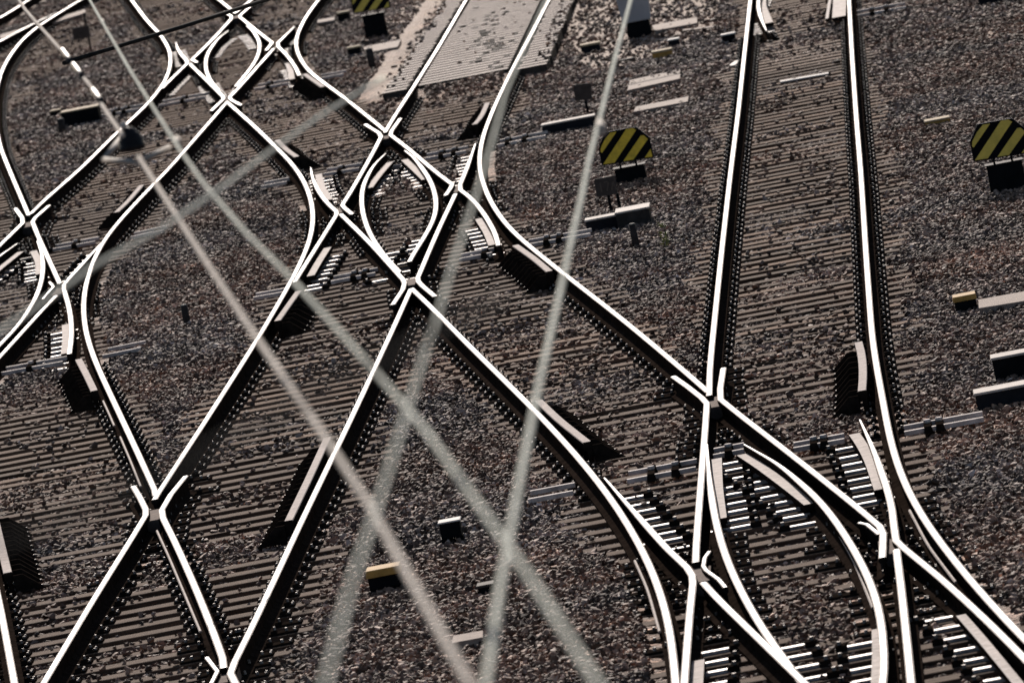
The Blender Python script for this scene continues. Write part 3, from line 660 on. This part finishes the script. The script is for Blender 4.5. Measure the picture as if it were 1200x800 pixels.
def cabin(name, label, cat, front, h, depth, lidm, bodym, lid=.02, group=None, ends=None, feet=False, z0=GZ):
    """front = (left bottom px, right bottom px); h in px"""
    a, c0 = at(front[0], z0), at(front[1], z0); s = mpp(front[0], z0); w = (c0.x-a.x)/2; ctr = Vector(((a.x+c0.x)/2, (a.y+c0.y)/2+depth/2, z0)); hh = h*s
    o = empty(name, ctr, label, cat, group)
    b = MB(); zb_ = .05 if feet else -.06
    b.box(-w, w, -depth/2, depth/2, zb_, hh-lid, bodym); b.obj('body', o, bevel=min(.012, w*.2))
    b = MB(); b.box(-w-.012, w+.012, -depth/2-.012, depth/2+.012, hh-lid, hh, lidm, .006); b.obj('lid', o, bevel=.005)
    if feet:
        for q in (-1, 1):
            b = MB(); b.box(q*w*.75-.03, q*w*.75+.03, -depth/2+.02, depth/2-.02, -.05, .055, M_BLACK); b.obj('foot', o)
    return o
cabin('point_machine', 'long dark grey machine box with pale lid below the small textless board', 'point machine', ((637.5, 162), (699, 151)), 16, .32, M_LID, M_BOX)
pm = cabin('point_machine', 'low dark machine box with notched lid left of the leaning post', 'point machine', ((689, 277), (729, 269)), 19, .32, M_LID, M_BOX)
cabin('cable_box', 'grey box joined to the right of the notched machine box', 'cable box', ((725, 271), (764, 263.5)), 22, .6, M_LID, M_POST)
cabin('point_machine', 'black machine box with pale lid at the right edge, upper of two', 'point machine', ((1168, 452), (1235, 441)), 34, .32, M_LID, M_BLACK)
cabin('point_machine', 'wide dark machine box with pale lid at the right edge, lower of two', 'point machine', ((1147, 487), (1235, 471)), 27, .36, M_LID, M_BOX)
cabin('point_machine', 'dark machine box with tan lid left of the overhead insulator at upper left', 'point machine', ((74, 152), (118, 143)), 20, .5, M_TAN, M_BLACK)
cabin('cover_box', 'black box on feet with ochre lid on the gravel between two blurred wires', 'cover box', ((435, 699), (472, 692.5)), 31, .28, M_OCHRE, M_BLACK, .06, feet=True)
cabin('cover_box', 'small black box with bright white lid right of the ochre box', 'cover box', ((519, 640), (543, 635)), 28, .22, M_WHITE, M_BLACK, .012, feet=True)
cabin('cover_box', 'low flat ochre cover on the gravel left of the right striped marker', 'cover box', ((1086, 153), (1114, 148)), 11, .3, M_TAN, M_OCHRE, .02)
cabin('cover_box', 'rounded ochre-topped black box at the end of the pale timber', 'cover box', ((1121, 369), (1146, 364.5)), 21, .28, M_OCHRE, M_BLACK, .05)
cabin('cover_box', 'low box with cream top beside the level crossing', 'cover box', ((682, 64), (704, 60)), 11, .3, M_TAN, M_BOX, .03)
cabin('cover_box', 'tiny dark box below the grey cabinet', 'cover box', ((728, 76), (743, 73)), 5.5, .15, M_BOX, M_BLACK, .01)
cabin('cover_box', 'worn yellowish cover beside the concrete slabs', 'cover box', ((766, 74), (789, 69.5)), 13, .3, M_TAN, M_OCHRE, .03)
cabin('cover_box', 'small dark box with white top left of the straight track near the top', 'cover box', ((847, 53), (863, 50)), 12, .25, M_WHITE, M_BLACK, .02)
cabin('cover_box', 'small blue-black box with white top below the grey cabinet', 'cover box', ((784, 57), (797, 54.5)), 10, .25, M_WHITE, M_BOX, .02)
cabin('cover_box', 'small black box with cream top below the upper striped marker', 'cover box', ((409, 70), (424, 67)), 14, .25, M_TAN, M_BLACK, .03)
cabin('cover_box', 'small black box with cream top left of the upper striped marker', 'cover box', ((397, 27), (410, 24.5)), 12, .25, M_TAN, M_BLACK, .03)
cabin('cover_box', 'small dark block with tan top at the left machine box', 'cover box', ((60, 139), (71, 137)), 9, .25, M_TAN, M_BLACK, .02)
cabin('cover_box', 'dark block in place of a shadow, cut by the top edge at far right', 'cover box', ((1148, 10), (1182, 4)), 15, .4, M_GREY, M_BOX, .02)  # added block whose dark colour stands for a bluish shadow
cabin('cover_box', 'small dark block between the bottom blurred wires', 'cover box', ((562, 702), (580, 698.5)), 16, .2, M_POST, M_BLACK, .02)

# grey cabinet on its dark base
s = mpp((748, 45), GZ); o = empty('cabinet', at((750, 46), GZ)+Vector((0, .2, 0)), 'tall grey cabinet on a black base, cut by the top edge', 'cabinet')
b = MB(); w = 14*s; b.box(-w, w*1.1, -.2, .3, -.05, 23*s, M_BLACK, .02); b.obj('base', o)
b = MB(); w0, w1 = 16.5*s, 21*s
b.hexa([(-w0, -.2, 21*s), (w0, -.2, 21*s), (w0, .3, 21*s), (-w0, .3, 21*s), (-w1, -.25, 75*s), (w1, -.25, 75*s), (w1, .35, 75*s), (-w1, .35, 75*s)], M_GREY); b.obj('body', o, bevel=.012)
b = MB(); b.box(-w1-.02, w1+.02, -.28, .38, 75*s, 78*s, M_GREY, .01); b.obj('lid', o)

# number boards on posts
DIG = {'1': [(.5, 0, .5, 1)], '7': [(0, 1, 1, 1), (1, 1, .35, 0)], 'A': [(0, 0, .5, 1), (.5, 1, 1, 0), (.2, .38, .8, .38)]}
def board(label, base, corners, posts, text=None):
    o = empty('number_board', at(base, GZ), label, 'number board', 'number boards on posts'); s = mpp(base, GZ); R = lambda p: rel(base, p, s)
    b = MB(); P = [R(p) for p in corners]; b.prism(P, -.012, .012, M_BRD, M_BOX)
    if text:
        xs = [p[0] for p in P]; zs = [p[1] for p in P]; x0, z0, w, h = min(xs)+.045, min(zs)+.06, .05, .10
        for k, ch in enumerate(text):
            for (a, c0, d, e) in DIG[ch]:
                p, q = Vector((x0+k*.072+a*w, -.0145, z0+c0*h)), Vector((x0+k*.072+d*w, -.0145, z0+e*h)); dd = (q-p).normalized()*.006; nn = Vector((-dd.z, 0, dd.x))
                b.hexa([p-dd-nn, q+dd-nn, q+dd-nn+Vector((0, .004, 0)), p-dd-nn+Vector((0, .004, 0)), p-dd+nn, q+dd+nn, q+dd+nn+Vector((0, .004, 0)), p-dd+nn+Vector((0, .004, 0))], M_LETT)
    b.obj('panel', o)
    for p in posts:
        a, z = R(p); b = MB(); b.cyl(a, .03, -.1, z, .018, M_BLACK, 8); b.obj('post', o)
    return o
board('small dark board on a post behind the long grey machine box', (688, 138), [(674, 118.5), (694, 116), (692, 97), (672, 99.5)], [(685, 112)])
board('dark number board with three faint characters left of the striped marker', (716, 252), [(699, 231), (724, 227), (721, 205), (696, 210)], [(712, 225), (723, 226)], '17A')
board('blurred dark board on a thin post at upper left', (100, 64), [(86, 47), (106, 44), (104, 30), (84, 33)], [(98, 15)])

# short posts
for p, h, lab in (((746, 291), 29, 'short rusty post right of the notched machine box'), ((220, 382), 25, 'short dark post standing alone in the left gravel triangle'),
                  ((437, 82), 25, 'short pale-topped post below the upper striped marker'), ((74, 157), 18, 'short post with a pale top before the left machine box')):
    s = mpp(p, GZ); b = MB(); b.cyl(0, 0, -.1, h*s, 4.2*s, M_POST, 12); b.cyl(0, 0, h*s, h*s+.01, 4.0*s, M_STEEL, 12, 3*s)
    tag(b.obj('marker_post', None, at(p, GZ)), lab, 'post', 'short posts in the gravel')

# slabs and timbers lying on the gravel
def slab(name, lab, cat, q, m, th=.05, groove=False, z=-.165):
    P = [at(p, z) for p in q]; ctr = sum(P, Vector())/4; b = MB()
    b.hexa([(p.x-ctr.x, p.y-ctr.y, -th) for p in P]+[(p.x-ctr.x, p.y-ctr.y, 0) for p in P], m)
    if groove:
        a, c0 = (P[0]+P[3])/2-ctr, (P[1]+P[2])/2-ctr; b.hexa([(a.x, a.y-.06, .001), (c0.x, c0.y-.06, .001), (c0.x, c0.y+.06, .001), (a.x, a.y+.06, .001), (a.x, a.y-.04, .006), (c0.x, c0.y-.04, .006), (c0.x, c0.y+.04, .006), (a.x, a.y+.04, .006)], M_DECKL)
    return tag(b.obj(name, None, ctr, bevel=.006), lab, cat, 'slabs and timbers lying on the gravel')
slab('concrete_slab', 'grooved concrete slab pair right of the blurred wire', 'slab', [(735, 106), (797, 92), (797, 81), (738, 94)], M_CONC, .07, True, -.108)
slab('concrete_slab', 'half-buried pinkish slab above the striped marker', 'slab', [(742, 131), (806, 119), (807, 113), (745, 125)], M_CONC, .05, False, -.12)
slab('concrete_slab', 'concrete slab right of the grey cabinet base', 'slab', [(767, 36), (817, 27), (817, 20), (764, 30)], M_CONC, .06, False, -.10)
slab('concrete_slab', 'slab below the upper striped marker', 'slab', [(430, 61.5), (466, 55), (470, 46.5), (425, 55)], M_CONC, .05, False, -.11)
slab('timber', 'short pale plank left of the upper striped marker', 'timber', [(372, 27), (392, 23.5), (392, 20), (372, 23.5)], M_PLANK, .05, False, -.11)
slab('timber', 'pale timber beam running off the right edge beside the ochre box', 'timber', [(1147, 361), (1240, 346), (1240, 334), (1146, 351)], M_PLANK, .08, False, -.10)
slab('timber', 'short timber lying between the bottom blurred wires', 'timber', [(529, 753), (566, 746), (566, 738), (531, 744)], M_PLANK, .08, False, -.10)
slab('timber', 'thin pale lath across the gravel beside the small slab at top', 'timber', [(800, 36), (836, 32), (836, 30.5), (800, 34.5)], M_PLANK, .02, False, -.12)
slab('timber', 'narrow timber crossing the gravel at the far left edge', 'timber', [(0, 46), (100, 15), (100, 11), (0, 41)], M_PLANK, .05, False, -.1)
slab('timber', 'short white strip on a sleeper high in the straight track', 'timber', [(914, 96), (971, 86), (971, 84.6), (914, 94.6)], M_WHITE, .02, False, -.15)
slab('timber', 'white splinter against the left rail of the straight track', 'timber', [(852, 78), (862, 76), (868, 69), (860, 72)], M_WHITE, .02, False, -.14)

# point rods crossing the tracks (pairs of steel bars with joints)
def rod(lab, a, c0, off=4, knobs=(), z=-.115):
    A, B = at(a, z), at(c0, z); s = mpp(a, z); ctr = (A+B)/2; o = empty('point_rod', ctr, lab, 'point rod', 'point rods across the tracks')
    dy = at((a[0], a[1]-off), z).y-A.y
    for k in (0, 1):
        b = MB(); v = Vector((0, dy*k, 0)); P, Q = A+v-ctr, B+v-ctr; w = .032
        b.hexa([(P.x, P.y-w, -.02), (Q.x, Q.y-w, -.02), (Q.x, Q.y+w, -.02), (P.x, P.y+w, -.02), (P.x, P.y-w, .02), (Q.x, Q.y-w, .02), (Q.x, Q.y+w, .02), (P.x, P.y+w, .02)], M_ROD); b.obj('bar', o, bevel=.005)
    for t in knobs:
        q = A.lerp(B, t)-ctr; b = MB(); b.box(q.x-.04, q.x+.04, q.y-.06, q.y+dy+.06, -.03, .03, M_PLATE, .01); b.cyl(q.x, q.y+dy/2, .03, .06, .03, M_ROD, 8); b.obj('joint', o)
    return o
rod('point rods between the outer curve and the long grey machine box', (583, 171), (640, 160), 5, (.2, .55))
rod('point rods under the tongue top right of the middle diamond', (497, 187), (546, 178), 5, (.4, .7))
rod('point rods left of the middle diamond, outside its curve', (306, 219.5), (336, 214), 4)
rod('point rods between tongue and nose rail of the middle diamond', (379, 205), (421, 198), 5, (.45,))
rod('point rods running to the notched machine box', (618, 288), (692, 275), 5, (.3, .5))
rod('point rods right of the lower nose of the middle diamond', (538, 305), (577, 297.5), 5, (.75,))
rod('point rods below the left crossing of the middle diamond', (388, 331), (440, 321), 5, (.5, .75))
rod('point rods left of the outer curve foot of the middle diamond', (297, 350), (336, 343), 4)
rod('point rods leading to the dark boxes at the right edge', (1060, 508), (1153, 491), 7, (.3, .45))
rod('point rods above the diagonal in the straight track', (930, 527), (990, 516), 6, (.4, .6))
rod('point rods left of the diagonal tongue near the bottom', (619, 587), (672, 577), 9)
rod('point rods between the diagonal tongue and the straight rail', (735, 564), (816, 549), 9, (.35, .7))
rod('point rods just right of the straight rail in the right-hand diamond', (836, 535), (872, 528), 7, (.5,))
rod('point rods right of the nose of the left-hand diamond', (62, 293), (112, 284), 4, (.5,))
rod('point rods right of the curve of the left-hand diamond', (153, 279), (192, 271), 4)
rod('point rods at the left edge below the left-hand diamond', (2, 438), (74, 425), 5, (.45,))
rod('point rods right of the curve below the left-hand diamond', (120, 418), (165, 409), 7)
rod('point rods below the right curve of the far diamond', (298, 105), (338, 98), 4, (.4,))
rod('point rods beside the right curve of the far diamond', (373, 93), (403, 87.5), 3.5)
rod('point rods right of the left machine box', (118, 136), (163, 128), 4, (.35, .6))
rod('point rods below the left crossing of the far diamond', (186, 124), (241, 114), 4, (.5,))
rod('point rods right of the straight track near the top', (1005, 19), (1062, 9), 5, (.3, .6))

# weed
o = MB(); q = at((781, 292), GZ); r = random.Random(2)
for k in range(26):
    a = r.uniform(0, 6.28); hgt = r.uniform(.03, .26)*1.1; d = r.uniform(.0, .05); L_ = r.uniform(.025, .05); x0, y0 = d*math.cos(a), d*math.sin(a)
    v = [o.b.verts.new(p) for p in ((x0, y0, hgt), (x0+L_*.5, y0+L_*.3*math.cos(a), hgt+L_*.5), (x0+L_*math.cos(a)*1.2, y0+L_*math.sin(a), hgt+L_*.6), (x0-L_*.3, y0+.01, hgt+L_*.4))]
    o.b.faces.new(v).material_index = o.mi(M_LEAF)
for k in range(5):
    a = r.uniform(-.04, .04); o.tube([(a*.3, 0, -.03), (a, r.uniform(-.02, .02), r.uniform(.12, .26))], .003, M_LEAF, 5)
tag(o.obj('weed', None, q), 'small yellow-green weed growing in the gravel right of the short rusty post', 'weed')

# ------------------------------------------------------------------ overhead line, well out of focus
def wire(lab, pts, z, rad, clamps=(), m=None, group='overhead wires', z2=None, ext=2.5):
    zz = [z+(0 if z2 is None else (z2-z)*k/(len(pts)-1)) for k in range(len(pts))]
    P = [at(p, q) for p, q in zip(pts, zz)]
    ext = ext if isinstance(ext, tuple) else (ext, ext); a = P[0]+(P[0]-P[1]).normalized()*ext[0]; e = P[-1]+(P[-1]-P[-2]).normalized()*ext[1]
    P = [a]+P+[e]; ctr = P[len(P)//2].copy(); b = MB(); b.tube([p-ctr for p in P], rad, m or M_WIRE, 8)
    o = b.obj('overhead_wire', None, ctr); tag(o, lab, 'wire', group)
    for p, q, ln in clamps:
        c0 = at(p, q)-ctr; c1 = at((p[0]+3, p[1]+ln), q)-ctr; b = MB(); b.tube([c0, c1], rad*1.8, M_STEEL, 8); b.obj('clamp', o)
    return o
wire('long blurred wire from the top left to the bottom edge right of the ochre box', [(105, 0), (122, 30), (152, 82), (182, 130), (211, 176), (240, 217), (290, 275), (340, 325), (400, 391), (460, 459), (500, 506), (560, 590), (625, 682), (700, 800)], 5.45, .0072, [((119, 24), 5.46, 6), ((207, 162), 5.5, 8)], z2=5.75)
wire('blurred wire from the overhead insulator to the bottom edge, crossing the ochre box', [(163, 185), (186, 221), (250, 320), (300, 395), (380, 511), (432, 590), (482, 680), (550, 800)], 5.4, .0105, m=M_WIREW, ext=(.05, 2.5))
wire('short lengths of wire from the top left corner to the overhead insulator', [(18, -6), (29, 11), (41, 25), (74, 62), (90, 82), (106, 101), (125, 132), (143, 158)], 5.3, .0105, m=M_WIREW, ext=(2.5, .05))
wire('pale blurred wire with a clamp beside the striped marker, reaching the bottom edge', [(741, -6), (722, 65), (701, 148), (690, 190), (682, 230), (668, 290), (655, 350), (632, 450), (610, 560), (586, 690), (570, 800)], 5.35, .0098, [((703, 145), 5.35, 9)])
wire('faint wide wire crossing the long blurred wires above the ochre box', [(640, 0), (592, 110), (573, 180), (553, 245), (531, 310), (513, 370), (490, 440), (470, 505), (440, 600), (410, 690), (382, 800)], 5.95, .0052)
wire('faint greenish wire slanting across the left half', [(430, 103), (385, 130), (330, 168), (260, 220), (190, 268), (110, 312), (30, 368), (-20, 402)], 5.95, .0072, ext=.4)
wire('barely visible wire slanting across the lower left', [(520, 385), (420, 437), (330, 482), (220, 543), (110, 596), (0, 640)], 6.75, .005, m=M_DARKC, ext=.3)
# dark span tube
P = [at(p, 4.0) for p in ((75, 74), (130, 57), (215, 31), (330, -6))]; b = MB(); ctr = P[0].copy(); b.tube([p-ctr for p in P], .019, M_DARKC, 10)
tag(b.obj('span_tube', None, ctr), 'dark straight tube spanning the upper left corner above the tracks', 'tube')
# section insulator
z0 = 4.9; ctr = at((153, 178), z0); o = empty('line_insulator', ctr, 'dark bell-shaped overhead insulator with pale arms at upper left', 'insulator'); s = mpp((153, 178), z0)
V = lambda p, q=z0: at(p, q)-ctr
b = MB(); c1, c2 = V((150, 152)), V((156, 181))
prof = [(0, 3), (.1, 6), (.25, 8), (.3, 10), (.45, 10.5), (.5, 12), (.7, 11.5), (.75, 13), (.95, 12.5), (1, 6)]
up_ = Vector((0, 0, 1)); hgt = 29*s
b.tube([Vector((3*s, 0, hgt*(1-t))) for t, q in prof], [q*s*1.25 for t, q in prof], M_INS, 16); b.obj('bell', o)
b = MB(); b.tube([Vector((-2*s, 0, hgt*q)) for q in (.93, 1.0, 1.1, 1.2, 1.25)], [2*s, 4*s, 4.6*s, 3.6*s, 1.5*s], M_WHITE, 12); b.obj('cap', o)
for a, c0 in (((121, 187), (160, 191)), ((168, 188), (198, 173)), ((122, 187), (145, 158))):
    b = MB(); b.tube([V(a), V(c0)], .0165, M_STEEL, 8); b.obj('arm', o)
for p, lab in (((79, 67), 'upper'), ((92, 84), 'middle'), ((115, 114), 'lower')):
    q = at(p, 5.3); b = MB(); d = (at((p[0]+6, p[1]+8), 5.3)-q); b.tube([-d, d], .017, M_INS, 10)
    tag(b.obj('rod_insulator', None, q), lab+' dark insulator in the short wire at the top left corner', 'insulator', 'rod insulators in the short wire')
for p in ():
    pass
